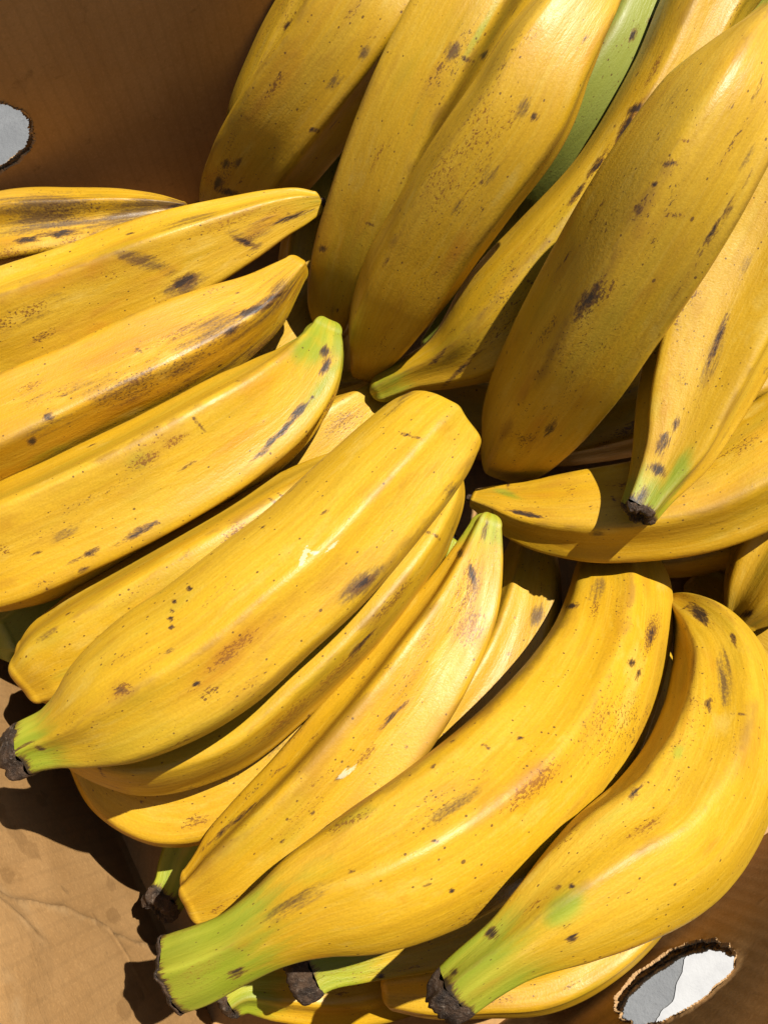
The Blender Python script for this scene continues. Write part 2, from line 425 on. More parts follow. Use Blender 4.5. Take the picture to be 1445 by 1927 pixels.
INFO['D4'] = ('added filler plantain darkening the very bottom of the gap beside the dark streaked neck', 'blunt', 'blunt', 0, 0, .6, .5)  # filler fruit, added over bare floor to keep this slot dark
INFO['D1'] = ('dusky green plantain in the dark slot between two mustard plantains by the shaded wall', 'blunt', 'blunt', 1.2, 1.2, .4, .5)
INFO['D2'] = ('added filler plantain darkening the bottom of the central gap under the thin green nose', 'blunt', 'blunt', 0, 0, .5, .5)  # added fruit that covers sunlit floor and darkens the central gap
INFO['D3'] = ('added filler plantain darkening the gap low behind the strongly curved plantain with the inner ridge', 'blunt', 'blunt', 0, 0, .5, .5)  # filler added to hide bright floor and make this corner dark
# facet strength, angle of a main ridge seen from above (radians), its twist along the fruit
SHAPE = {'L1': (.95, .3, 0), 'L2': (.7, .95, 0), 'L3': (.6, .15, 0), 'L4': (.85, .85, 0), 'L5': (.6, -.5, 0), 'M1': (.34, .85, 0), 'M2': (.7, .4, 0),
         'M3': (.6, .8, 0), 'M4': (.85, .5, 0), 'B0': (.55, .4, 0), 'B1': (.36, -1.0, .3), 'B2': (.4, -1.15, .95), 'B4': (.8, -.3, 0), 'T2': (.55, .9, 0),
         'T3': (.6, -.4, 0), 'T4': (.5, -.8, 0), 'T5': (.42, .3, 0), 'T6': (.5, -1.0, 0), 'T7': (1.2, -.75, 0), 'R1': (.5, .2, 0), 'R3': (.9, .3, 0)}
# blemishes read off the photograph: kind, px, py, length along fruit, width, strength, turn in degrees
MARKS = {
'L1': [('P',100,400,150,50,1,0),('P',250,405,120,40,1,0),('D',330,388,50,10,.9,0),('P',60,430,120,20,.7,0),('R',150,455,200,30,1,0),('D',112,440,70,11,1,0),('D',50,452,50,10,.9,0),('P',310,388,80,22,.9,0),('D',90,492,22,12,1,0),('R',20,480,90,40,.8,0),('P',200,420,120,40,.5,0),('R',230,440,120,24,.7,0)],
'L2': [('P',60,590,140,40,.35,0),('R',430,420,200,40,.6,0),('P',480,430,80,36,.4,0),('O',500,420,90,20,.5,0),('R',200,520,200,40,.5,0),('D',350,528,50,20,1,0),('P',350,530,74,32,.6,0),('P',285,497,90,22,.7,40),('P',455,448,60,26,.6,50),('D',460,455,46,11,.9,45),('R',45,590,110,24,.9,0),('R',10,608,70,26,.9,0),('D',545,410,80,9,.8,0),('R',520,395,70,22,.6,0),('P',350,420,110,18,.45,0),('R',300,470,300,70,.3,0),('P',120,560,60,18,.4,30)],
'L3': [('P',380,640,190,60,.55,0),('P',440,650,200,70,.4,0),('P',180,735,220,60,.35,0),('R',300,700,320,80,.7,0),('P',250,720,170,50,.55,0),('O',260,650,140,26,.9,0),('D',515,560,60,10,.8,20),('P',120,790,120,40,.4,0),('P',520,545,60,30,.7,0),('D',482,582,80,14,1,15),('P',500,575,120,44,.7,0),('P',340,690,130,32,.8,0),('D',440,618,50,14,.8,0),('P',420,630,90,34,.5,0),('R',310,640,180,18,.8,0),('D',92,785,20,15,1,0),('D',62,830,18,13,1,0),('R',330,742,80,26,.7,0),('R',100,745,130,30,.6,0),('P',40,755,100,22,.4,0),('R',430,660,120,30,.5,0),('R',200,690,260,60,.4,0)],
'L4': [('D',520,822,130,9,.95,-10),('D',560,775,46,12,1,0),('D',610,660,22,16,1,0),('D',613,690,32,12,1,0),('R',330,830,54,18,1,0),('R',272,866,80,20,1,0),('D',262,1000,90,10,1,0),('R',10,1035,40,24,1,0),('R',190,930,220,26,.6,0),('O',485,725,70,26,.7,0),('G',585,655,70,70,.8,0),('G',612,720,150,26,.8,0),('G',490,800,120,40,.3,0),('D',160,1045,80,7,.7,0),('R',60,1010,160,30,.5,0)],
'L5': [('R',440,1000,70,30,.9,0),('R',190,1190,60,18,1,0),('P',85,1200,44,26,.5,0),('R',330,1000,140,12,.8,0),('G',120,1270,120,50,.3,0),('R',240,1120,200,50,.5,0),('R',300,1095,200,30,.4,0)],
'M1': [('D',685,1098,50,13,1,6),('P',683,1102,80,28,.6,6),('R',440,1222,110,26,1,0),('O',430,1225,150,36,.7,0),('D',228,1298,24,16,.9,0),('R',230,1298,40,26,1,0),('D',370,1285,15,12,.9,0),('R',392,1303,44,16,1,0),('R',345,1395,60,12,.8,0),('D',328,1132,8,8,1,0),('D',325,1150,8,8,1,0),('D',322,1165,9,9,1,0),('D',324,1180,10,9,1,0),('D',357,1107,9,8,1,0),('S',572,1047,52,9,1,-30),('S',590,1040,30,9,.9,45),('S',622,1030,30,9,.9,0),('P',765,742,90,14,.7,0),('O',845,815,20,24,.9,0),('P',850,925,34,18,.8,0),('D',75,1408,24,9,.8,40),('R',470,1290,140,50,.5,0),('R',560,1180,200,60,.3,0),('G',320,1290,120,40,.25,0),('P',400,1125,200,18,.3,0)],
'M2': [('R',540,1352,150,26,.9,0),('R',740,1130,140,16,.9,0),('D',680,1212,70,7,.8,0),('R',640,1260,200,24,.8,0),('R',430,1420,120,20,.6,0)],
'M3': [('R',365,1545,70,26,.9,0),('R',480,1470,120,20,.5,0),('P',520,1410,60,10,.7,0)],
'M4': [('D',738,1348,70,9,.8,8),('O',738,1350,84,14,.8,8),('R',690,1420,70,14,1,0),('S',650,1455,46,15,.9,15),('D',641,1462,30,9,.9,20),('R',880,1110,100,44,1,0),('D',888,1080,44,12,1,-30),('D',865,1042,16,11,1,0),('R',885,1180,80,60,.9,0),('D',440,1548,140,7,.8,0),('R',410,1712,34,12,1,0),('R',760,1290,180,40,.5,0),('R',560,1500,200,70,.35,0),('D',912,1000,40,10,.6,0),('R',800,1200,120,30,.6,0)],
'B0': [('P',1012,1160,34,20,.8,0),('R',955,1235,40,18,.7,0),('R',900,1330,120,40,.5,0)],
'B1': [('D',1075,1140,24,9,1,70),('R',1118,1150,36,16,1,0),('R',1225,1190,80,26,1,0),('D',1225,1195,40,12,.9,0),('D',1188,1247,14,13,1,0),('D',1200,1268,20,10,.9,0),('R',1000,1480,130,36,1,0),('O',990,1490,150,50,.5,0),('D',817,1583,11,9,1,0),('P',850,1520,110,24,.4,0),('D',805,1667,10,9,1,0),('D',850,1677,10,10,1,0),('O',757,1692,16,14,1,0),('D',980,1390,9,8,1,0),('D',445,1832,34,18,.9,0),('G',670,1535,150,26,.5,0),('R',660,1545,140,20,.8,0),('D',455,1683,32,7,1,0),('R',1100,1400,160,30,.4,0),('R',380,1830,120,80,.5,0),('G',600,1650,120,60,.4,0),('O',1150,1180,90,30,.4,0)],
'B2': [('D',1315,1155,50,22,.9,0),('P',1362,1280,80,18,.8,0),('D',1335,1325,26,14,.8,0),('D',1195,1490,36,12,.9,0),('D',925,1757,22,20,1,0),('D',1075,1765,24,12,.9,0),('G',1060,1712,90,56,.85,0),('G',1275,1415,34,24,.8,0),('O',1335,1590,44,14,.9,0),('D',1380,1205,22,9,.9,0),('D',1050,1671,10,9,1,0),('D',1076,1667,10,8,1,0),('R',1180,1680,80,14,.7,0),('G',1160,1530,140,24,.4,0),('R',1380,1400,160,40,.5,0),('R',1010,1700,60,14,.8,0),('D',855,1830,14,12,.9,0)],
'B6': [('R',1080,1850,50,14,1,0),('R',950,1880,80,12,.8,0)],
'B5': [('R',640,1870,40,14,.9,0)],
'T1': [('D',543,50,26,18,1,0)],
'T2': [('D',410,345,24,18,1,0),('D',425,308,16,12,1,0),('P',447,305,18,16,.9,0),('D',430,362,40,14,.9,80),('P',685,100,24,16,.8,0),('P',630,155,34,16,.8,0),('R',515,165,80,16,.9,0),('D',590,245,18,10,.8,60),('R',420,330,90,40,.7,0)],
'T3': [('P',852,98,26,22,1,0),('R',830,125,36,12,1,0),('D',910,105,20,11,.9,0),('G',905,55,150,14,.8,0),('D',608,468,18,14,.7,80),('R',810,150,100,30,.6,0)],
'T4': [('D',1006,220,18,9,1,0),('P',985,205,40,26,.7,0),('P',915,325,44,26,.6,0),('P',860,390,36,14,.7,0),('R',980,220,140,60,.4,0),('O',1000,70,90,30,.4,0),('D',940,435,24,9,.9,60),('R',710,660,60,40,.6,0)],
'TG': [('D',1192,65,26,10,1,0),('D',1225,40,18,12,1,0)],
'T5': [('D',1195,205,36,15,.9,30),('D',1178,238,60,16,.9,0),('R',1180,235,110,26,1,0),('R',1230,130,90,10,.9,0),('D',1122,310,50,11,.9,0),('D',1085,365,50,9,.9,0),('R',1110,330,170,16,1,0),('D',825,672,50,8,.8,-20),('D',870,692,90,6,.8,-15),('R',1000,560,120,30,.5,0)],
'T6': [('D',1105,565,76,22,.9,0),('R',1110,570,110,36,1,0),('R',1150,540,50,14,1,0),('D',1262,308,28,9,1,60),('D',1230,346,12,11,1,0),('D',1198,395,18,12,.9,0),('R',1290,265,36,10,.9,60),('R',1270,405,40,12,.9,60),('R',1030,620,90,18,.8,0),('R',988,825,44,18,.9,60),('D',1035,805,34,14,.9,0),('R',950,740,36,22,.8,0),('O',1360,140,90,40,.5,0),('P',1265,180,60,16,.5,0),('D',1340,440,220,6,.7,0),('R',1150,480,260,90,.3,0)],
'T7': [('D',1350,640,100,9,.95,0),('P',1350,650,130,22,.6,0),('D',1237,883,20,30,1,0),('D',1270,800,28,11,.9,0),('D',1247,832,44,22,.7,0),('G',1275,895,110,34,.9,0),('D',1205,938,44,20,.8,0),('R',1310,600,240,90,.35,0),('P',1400,500,60,18,.3,0)],
'R1': [('D',990,967,64,6,1,0),('P',1125,1003,24,14,.9,0),('G',955,930,50,12,.7,0),('R',1070,920,40,20,.7,0),('R',1380,850,120,30,.8,0)],
'R0': [('R',1180,810,60,24,1,0),('D',1190,800,40,9,.8,0),('R',1130,840,60,20,.8,0)],
'R3': [('D',1405,1155,26,12,.9,30)],
'U1': [('R',650,790,120,70,.7,0)],
}

# ------------------------------------------------------------------ ground
FLOOR_Z = 0.04; GROUND_Z = 0.030; RIM_Z = 0.25
s = 60.0
g = mesh_obj('ground', [(-s, -s, GROUND_Z), (s, -s, GROUND_Z), (s, s, GROUND_Z), (-s, s, GROUND_Z)], [(0, 1, 2, 3)], GROUND, smooth=False)
g['kind'] = 'structure'

def on_ground(px, py, z=GROUND_Z):
    v = ray(px, py)
    return C + v * ((z - CAM_Z) / v[2])
pa, pb = on_ground(1225, 1945), on_ground(1305, 1785)
du = unit_ = (pb - pa) / np.linalg.norm(pb - pa); dv = np.array([du[1], -du[0], 0])
PZ = np.array([0, 0, .0007])
rr_ = random.Random(8)
L_ = [pa + (pb - pa) * (-3 + k * .04) + dv * (rr_.uniform(-.0004, .0004) + .0015 * math.sin(k * .31) + .0007 * math.sin(k * .83)) + PZ for k in range(120)]
R_ = [p_ + dv * .12 for p_ in L_]
st = mesh_obj('painted_marking', L_ + R_, [(k + 120, k + 121, k + 1, k) for k in range(119)], PAINT, smooth=False)
st['kind'] = 'structure'

# ------------------------------------------------------------------ carton
A = math.atan2(.515, .857)
ca, sa = math.cos(A), math.sin(A)
WALLS = {                       # outward normal angle offset, distance of the inner face, x range along the wall
    'TL': (A, .400, -.135, .41), 'BR': (A + math.pi, .123, -.41, .135),
    'FL': (A + math.pi / 2, .127, -.13, .40), 'TR': (A - math.pi / 2, .41, -.40, .13)}
LEAN = {'FL': math.radians(5)}      # the sunlit wall is pushed outward
def wall_axes(w):
    th = WALLS[w][0]
    return np.array([math.cos(th), math.sin(th), 0]), np.array([-math.sin(th), math.cos(th), 0])
def on_wall(w, px, py):
    h, n = wall_axes(w)
    v = ray(px, py); f = LEAN.get(w, 0); z = np.array([0, 0, 1.0])
    n2 = n * math.cos(f) - z * math.sin(f)
    p = C + v * ((WALLS[w][1] * math.cos(f) - n2 @ C) / (v @ n2))
    return float(p @ h), float((p - n * WALLS[w][1]) @ (z * math.cos(f) + n * math.sin(f)))

carton = thing('cardboard_carton', 'open brown corrugated cardboard carton with oval hand holes, filled with plantains', 'carton', (0, 0.1, GROUND_Z))

def add_wall(w, thick=.006, hole=None, disp=None, marks=None):
    th, dist, x0, x1 = WALLS[w]
    h, n = wall_axes(w)
    z0, z1 = FLOOR_Z - .004, (.226 if w == 'BR' else RIM_Z)
    x0 -= .001; x1 += thick if w in ('TL', 'BR') else -.001
    if w in ('TL', 'BR'):
        x0 -= thick
    loc = dist * n
    disp = disp or (lambda x, z: 0 * x)
    if hole is None:
        nx, nz = 380, 170
        gx, gz = np.meshgrid(np.linspace(x0, x1, nx), np.linspace(z0, z1, nz))
        fade = np.clip(np.minimum(np.minimum(gx - x0, x1 - gx), np.minimum(gz - z0, z1 - gz)) / .01, 0, 1)
        front = np.stack([gx, disp(gx, gz) * fade, gz], -1).reshape(-1, 3)
        idx = np.arange(nx * nz).reshape(nz, nx)
        rims = []
    else:
        hx, hz, ha, hb = hole
        ns, nr = 360, 40
        a = np.linspace(0, 2 * math.pi, ns, endpoint=False)
        rng = np.random.RandomState(hash(w) % 7 if False else len(w) + int(hx * 1000) % 17)
        jag = 1 + .012 * np.sin(a * 9 + 1) + .010 * np.sin(a * 23 + 2) + rng.normal(0, .008, ns)
        se = 2.4
        rad = (np.abs(np.cos(a) / ha) ** se + np.abs(np.sin(a) / hb) ** se) ** (-1 / se) * jag
        ix, iz = hx + rad * np.cos(a), hz + rad * np.sin(a)
        with np.errstate(divide='ignore'):
            tx = np.where(np.cos(a) > 0, (x1 - hx) / np.cos(a), (x0 - hx) / np.cos(a))
            tz = np.where(np.sin(a) > 0, (z1 - hz) / np.sin(a), (z0 - hz) / np.sin(a))
        tt = np.minimum(np.abs(tx), np.abs(tz))
        # put the corners exactly on a ray
        ox, oz = hx + tt * np.cos(a), hz + tt * np.sin(a)
        for cx_, cz_ in ((x0, z0), (x0, z1), (x1, z0), (x1, z1)):
            k = np.argmin((ox - cx_) ** 2 + (oz - cz_) ** 2); ox[k], oz[k] = cx_, cz_
        f = (np.linspace(0, 1, nr) ** 1.6)[:, None]
        gx = ix + (ox - ix) * f; gz = iz + (oz - iz) * f
        fade = np.clip((1 - f) / .06, 0, 1) * np.clip(f / .03, 0, 1)
        front = np.stack([gx, disp(gx, gz) * fade, gz], -1).reshape(-1, 3)
        idx = np.arange(ns * nr).reshape(nr, ns)
        idx = np.concatenate([idx, idx[:, :1]], 1)
    nv = len(front)
    back = front.copy(); back[:, 1] = thick
    q = np.stack([idx[:-1, :-1], idx[:-1, 1:], idx[1:, 1:], idx[1:, :-1]], -1).reshape(-1, 4)
    Q = [q if hole is None else q[:, ::-1], (q + nv)[:, ::-1] if hole is None else q + nv]
    if hole is None:
        loop = np.concatenate([idx[0, :-1], idx[:-1, -1], idx[-1, :0:-1], idx[:0:-1, 0]])
    else:
        loop = idx[-1, :-1]
    nx_ = np.roll(loop, -1)
    Q.append(np.stack([loop, loop + nv, nx_ + nv, nx_], -1))
    o = mesh_obj('side_panel', np.concatenate([front, back]), np.concatenate(Q), CARD, carton, smooth=False, attrs={k: np.r_[v.ravel(), 0 * v.ravel()] for k, v in marks(gx, gz).items()} if marks else None)
    me = o.data
    me.polygons.foreach_set('use_smooth', np.r_[np.ones(len(q) * 2, bool), np.zeros(len(loop), bool)])
    o.location = tuple(loc - np.array(carton.location)); o.rotation_euler = (-LEAN.get(w, 0), 0, th)
    if hole is not None:
        # torn corrugated edge: liners proud, fluting set back in a zigzag
        na = ns * 2; a2 = np.linspace(0, 2 * math.pi, na, endpoint=False)
        px_ = np.interp(a2, np.r_[a, 2 * math.pi], np.r_[ix, ix[0]]); pz_ = np.interp(a2, np.r_[a, 2 * math.pi], np.r_[iz, iz[0]])
        rng = np.random.RandomState(5)
        prof = [(-.0006, .0), (.0004, -.0008), (.0009, .0006), (thick * .30, .0018), (thick * .5, -.0006), (thick * .52, -.0004), (thick * .75, .0018), (thick - .0008, .0006), (thick - .0003, -.0009), (thick + .0006, .0)]
        rings = []
        tooth = np.sin(a2 * 34)
        for k, (yy, back_) in enumerate(prof):
            d = back_ + rng.normal(0, .0002, na) + (.0009 * np.sign(tooth) * (1 if k < 5 else -1) if 2 < k < 8 else 0) + .0007 * np.sin(a2 * 13 + k)
            rings.append(np.stack([px_ + np.cos(a2) * d, np.full(na, yy) + rng.normal(0, .0001, na), pz_ + np.sin(a2) * d], -1))
        V = np.concatenate(rings); nk = len(prof)
        id2 = np.arange(nk * na).reshape(nk, na); id2 = np.concatenate([id2, id2[:, :1]], 1)
        q2 = np.stack([id2[:-1, :-1], id2[:-1, 1:], id2[1:, 1:], id2[1:, :-1]], -1).reshape(-1, 4)
        mesh_obj('cut_edge', V, q2, RIM, o, smooth=False, attrs={'layer': np.repeat([1, 1, .8, .1, .35, .35, .1, .8, 1, 1], na)})
    return o

def wavy(seed, amp):
    r = random.Random(seed)
    ws = [(r.uniform(8, 40), r.uniform(8, 30), r.uniform(0, 6), r.uniform(.4, 1)) for _ in range(6)]
    return lambda x, z: amp * sum(a * np.sin(x * fx + z * fz + ph) for fx, fz, ph, a in ws) / 3

# shaded wall: hole whose right end shows at the picture's left edge
xr, zc = on_wall('TL', 68, 245)
add_wall('TL', .0042, (xr - .036, .156, .036, .0235), wavy(1, -.0012))
# wall beside the lowest fruit, second hole
xh, zh = on_wall('BR', 1262, 1842)
br = add_wall('BR', .0042, (xh, zh + .003, .0265, .034), wavy(2, -.0010))
# sunlit wall with creases
c0 = np.array(on_wall('FL', -60, 1655)); c1 = np.array(on_wall('FL', 360, 1808))
c2 = np.array(on_wall('FL', -20, 1690)); c3 = np.array(on_wall('FL', 60, 1760))
c4 = np.array(on_wall('FL', 0, 1860)); c5 = np.array(on_wall('FL', 40, 1960))
c6 = np.array(on_wall('FL', 195, 1745)); c7 = np.array(on_wall('FL', 260, 1850))
base_w = wavy(3, -.0010)
def crease(x, z, p, q, depth, width, step=0.0):
    d = (q - p) / np.linalg.norm(q - p); L = np.linalg.norm(q - p)
    u = (x - p[0]) * d[0] + (z - p[1]) * d[1]; v = -(x - p[0]) * d[1] + (z - p[1]) * d[0]
    v = v + .0016 * np.sin(u * 70) + .0005 * np.sin(u * 260 + 1)
    e = np.clip(np.minimum(u + .01, L - u + .01) / .015, 0, 1)
    return e * (depth * np.exp(-np.abs(v) / width) + step * np.tanh(v / .004))
def fl_disp(x, z):
    return base_w(x, z) * .6 + crease(x, z, c0, c1, -.0022, .0016, .0022) + crease(x, z, c2, c3, -.0012, .0016, .0012) + crease(x, z, c6, c7, -.0012, .0014, .0008)
def fl_marks(x, z):
    def near(p, q, wd):
        d = (q - p) / np.linalg.norm(q - p); u = np.clip((x - p[0]) * d[0] + (z - p[1]) * d[1], 0, np.linalg.norm(q - p))
        return np.exp(-((x - p[0] - u * d[0]) ** 2 + (z - p[1] - u * d[1]) ** 2) / wd ** 2)
    lite = np.maximum(np.maximum(near(c0, c1, .0022), near(c2, c3, .004)), near(c6, c7, .0016) * .8)
    for a_, b_ in (((0, 1650), (45, 1710)), ((0, 1860), (18, 1930)), ((270, 1770), (330, 1790))):
        lite = np.maximum(lite, near(np.array(on_wall('FL', *a_)), np.array(on_wall('FL', *b_)), .004) * .9)
    st_ = 0 * x
    for px_, py_, r_ in ((45, 1562, .006), (66, 1590, .005), (28, 1640, .005), (214, 1662, .004), (222, 1715, .005), (180, 1745, .003), (236, 1880, .007), (225, 1905, .005), (90, 1500, .004), (12, 1515, .005)):
        p_ = on_wall('FL', px_, py_)
        st_ = np.maximum(st_, np.exp(-((x - p_[0]) ** 2 + ((z - p_[1]) / 1.6) ** 2) / r_ ** 2))
    return {'scuffed': lite, 'stained': st_ * .9}
add_wall('FL', .006, None, fl_disp, fl_marks)
add_wall('TR', .006, None, wavy(4, -.001))
# base panel
hT, nT = wall_axes('TR'); 
cor = []
for u, v in ((-.125, -.134), (-.125, .41), (.40, .41), (.40, -.134)):
    nTL = wall_axes('TL')[1]; nTR = wall_axes('TR')[1]
    cor.append(nTL * u + nTR * v)
V = [tuple(c_ - np.array(carton.location) + np.array([0, 0, FLOOR_Z])) for c_ in cor] + [tuple(c_ - np.array(carton.location) + np.array([0, 0, FLOOR_Z - .0035])) for c_ in cor]
mesh_obj('base_panel', V, [(3, 2, 1, 0), (4, 5, 6, 7), (0, 1, 5, 4), (1, 2, 6, 5), (2, 3, 7, 6), (3, 0, 4, 7)], CARD, carton, smooth=False)

# ------------------------------------------------------------------ plantains
GREEN_LEN = {'B1': .24, 'B2': .25, 'B4': .42, 'M1': .20, 'M5': .40, 'T7': .15, 'L4': .13, 'M4': .10, 'T5': .11, 'T6': .09, 'B5': .30, 'U4': .25}
STEM_LEN = {'B1': .0035, 'B2': .0100, 'B4': .0100, 'M1': .0085, 'M5': .0060, 'T7': .0030, 'B5': .0040, 'T6': .004}
GROOVE = {'B2': (-.45, .17, .40), 'T7': (-.55, .07, .3), 'L4': (.55, .05, .3), 'L1': (.5, .07, .3), 'M4': (.5, .04, .3)}
WARM = {'B1': .45, 'M4': .6, 'M3': .5, 'R1': .6, 'B0': .4, 'T2': .4, 'T3': .3, 'T4': .35, 'B5': .5, 'B6': .5, 'M2': .2, 'L4': .15, 'L3': .85, 'L1': .5, 'T5': .3, 'R3': .5, 'R2': .6, 'R0': .5}
BIG = {'L1', 'L2', 'L3', 'L4', 'L5', 'M1', 'M2', 'M3', 'M4', 'B0', 'B1', 'B2', 'B4', 'T2', 'T3', 'T4', 'T5', 'T6', 'T7', 'R1'}

def hermite(P, n):
    P = np.array(P, float)
    seg = np.r_[0, np.cumsum(np.linalg.norm(np.diff(P[:, :2], axis=0), axis=1))]; t = seg / seg[-1]
    m = np.zeros_like(P); h = np.diff(t)[:, None]; dl = np.diff(P, axis=0) / h
    m[1:-1] = (dl[:-1] * h[1:] + dl[1:] * h[:-1]) / (h[1:] + h[:-1]); m[0] = dl[0]; m[-1] = dl[-1]
    u = np.linspace(0, 1, n); k = np.clip(np.searchsorted(t, u, side='right') - 1, 0, len(t) - 2)
    hh = t[k + 1] - t[k]; q = ((u - t[k]) / hh)[:, None]; hh = hh[:, None]
    return u, (2*q**3-3*q**2+1)*P[k] + (q**3-2*q**2+q)*hh*m[k] + (-2*q**3+3*q**2)*P[k+1] + (q**3-q**2)*hh*m[k+1]

def unit(v):
    return v / np.linalg.norm(v, axis=-1, keepdims=True)

def grid_faces(nr, nt, off=0, flip=False):
    i = np.arange(nr * nt).reshape(nr, nt) + off
    i = np.concatenate([i, i[:, :1]], 1)
    q = np.stack([i[:-1, :-1], i[:-1, 1:], i[1:, 1:], i[1:, :-1]], -1).reshape(-1, 4)
    return q[:, ::-1] if flip else q

def plantain(key, num):
    pts = POINTS[key][0]
    label, k0, k1, g0, g1, tone, roll = INFO[key]
    rng = np.random.RandomState(100 + num)
    u, Q = hermite(pts, 600)
    t = 2 * u - 1; a, b, c = DEPTH[key]
    d = a + b * t + c * t * t
    X = C + ray(Q[:, 0], Q[:, 1]) * d[:, None]
    R = Q[:, 2] / F * d
    s_ = np.r_[0, np.cumsum(np.linalg.norm(np.diff(X, axis=0), axis=1))]
    L = s_[-1]
    na, nt = (210, 128) if key in BIG else (110, 72)
    sl = STEM_LEN.get(key, .005) if k0 == 'stem' else 0
    sa_ = np.linspace(sl, L, na)
    body = lambda s: (np.stack([np.interp(s, s_, X[:, i]) for i in range(3)], -1), np.interp(s, s_, R))
    P, RR = body(sa_)
    # soften the radius profile a little
    for _ in range(4):
        RR[1:-1] = .25 * RR[:-2] + .5 * RR[1:-1] + .25 * RR[2:]
    T = unit(np.gradient(P, axis=0))
    S = sa_.copy()
    # rounded ends
    def cap(p, tdir, r, kk, n=14):
        f = np.sin(np.linspace(0, math.pi / 2, n + 1)[1:])
        f[-1] = .9995
        return p + tdir * (f * r * kk)[:, None], r * np.sqrt(1 - f ** 2), f * r * kk
    if k1 != 'stem':
        p, rr, ds = cap(P[-1], T[-1], RR[-1], (.36 if key == 'M1' else .5 if RR[-1] > .010 else 1.0) if k1 == 'blunt' else .55)
        P = np.concatenate([P, p]); RR = np.r_[RR, rr]; S = np.r_[S, S[-1] + ds]; T = np.concatenate([T, np.repeat(T[-1:], len(p), 0)])
    if k0 != 'stem':
        p, rr, ds = cap(P[0], -T[0], RR[0], (.5 if RR[0] > .010 else 1.0) if k0 == 'blunt' else .55)
        P = np.concatenate([p[::-1], P]); RR = np.r_[rr[::-1], RR]; S = np.r_[(S[0] - ds)[::-1], S]; T = np.concatenate([np.repeat(T[:1], len(p), 0), T])
    view = unit(C - P)
    e1 = unit(view - (view * T).sum(1, keepdims=True) * T)
    e2 = np.cross(T, e1)
    th = np.linspace(0, 2 * math.pi, nt, endpoint=False)
    nside = 5
    w = 2 * math.pi / nside
    K, ang, tw = SHAPE.get(key, (.65, roll * w, 0))
    warp = lambda x: x + .16 * np.sin(2 * x + num) + .08 * np.sin(3 * x + 2 * num)
    ph = warp(th) - warp(ang)
    sloc = np.mod(ph, w) - w / 2
    rp = math.cos(w / 2) / np.cos(sloc)
    which = np.mod(np.floor(ph / w), nside).astype(int)
    side = 1 + np.array([0, .03, -.02, .02, -.03])[which] * np.cos(sloc / w * math.pi)
    def soft(v, sig):
        k = np.fft.fftfreq(nt, 1 / nt)
        return np.real(np.fft.ifft(np.fft.fft(v) * np.exp(-.5 * (k * sig) ** 2)))
    rs, rsharp = soft(rp * side, .07), soft(rp * side, .05)
    rs = rs / rs.mean(); rsharp = rsharp / rsharp.mean()
    ridge = np.exp(-((np.abs(sloc) - w / 2) / .07) ** 2)
    f = np.clip(S / L, 0, 1)
    endness = np.maximum(np.clip(1 - f / .22, 0, 1) * (k0 != 'blunt'), np.clip(1 - (1 - f) / .22, 0, 1) * (k1 != 'blunt'))[:, None] ** 1.3
    prof = 1 + (2.0 * K * (1 - endness)) * (rs - 1) + endness * (.8 + .9 * K) * (rsharp - 1)
    ridge = np.repeat(ridge[None], len(S), 0)
    if key in GROOVE:
        gc, gd, gw = GROOVE[key]
        dth = np.angle(np.exp(1j * (th - ang - gc)))
        prof *= 1 - gd * np.exp(-(dth / gw) ** 2)[None] * np.clip(1 - endness, .2, 1)
    if tw:
        tsh = tw * f
        for i in range(len(S)):
            prof[i] = np.interp(th - tsh[i], th, prof[i], period=2 * math.pi)
            ridge[i] = np.interp(th - tsh[i], th, ridge[i], period=2 * math.pi)
    lump = np.zeros((len(S), nt))
    for _ in range(7):
        fz = rng.uniform(15, 90); m = rng.randint(0, 4); p0 = rng.uniform(0, 6.3)
        lump += rng.uniform(.3, 1) * np.sin(S[:, None] * fz + m * th[None] + p0)
    prof = prof * (1 + .0050 * lump)
    rad = RR[:, None] * prof
    V = P[:, None] + rad[..., None] * (np.cos(th)[None, :, None] * e1[:, None] + np.sin(th)[None, :, None] * e2[:, None])
    nr = len(S)
    off = np.array([num * 1.37, num * .71, num * .53])
    rest = np.stack([np.broadcast_to(.025 * np.cos(th), (nr, nt)), np.broadcast_to(.025 * np.sin(th), (nr, nt)), np.broadcast_to(S[:, None], (nr, nt))], -1) + off
    gl = GREEN_LEN.get(key, .15)
    sm = lambda x: np.clip(x, 0, 1) ** 2 * (3 - 2 * np.clip(x, 0, 1))
    if g0 > 1 and g1 > 1:
        gr = np.full(nr, g0)
    else:
        gr = np.maximum(g0 * sm(1.25 * (1 - f / gl)), g1 * sm(1.25 * (1 - (1 - f) / gl)))
    chan = {k: np.zeros((nr, nt)) for k in ('dark', 'rust', 'bruise', 'scuff', 'orange')}
    chan['green'] = np.repeat(gr[:, None], nt, 1)
    if k0 == 'stem':      # the peel browns where it was cut
        chan['dark'] = np.maximum(chan['dark'], (.8 * np.exp(-((S - sl) / .0020)))[:, None] * (1 + .5 * np.sin(2 * th + num) + .4 * np.sin(5 * th + 2 * num))[None])
    ppx, ppy = project(V.reshape(-1, 3)); ppx = ppx.reshape(nr, nt); ppy = ppy.reshape(nr, nt)
    cpx, cpy = project(P)
    face = (np.cos(th) > -.05)[None, :]
    names = {'D': 'dark', 'R': 'rust', 'P': 'bruise', 'S': 'scuff', 'O': 'orange', 'G': 'green'}
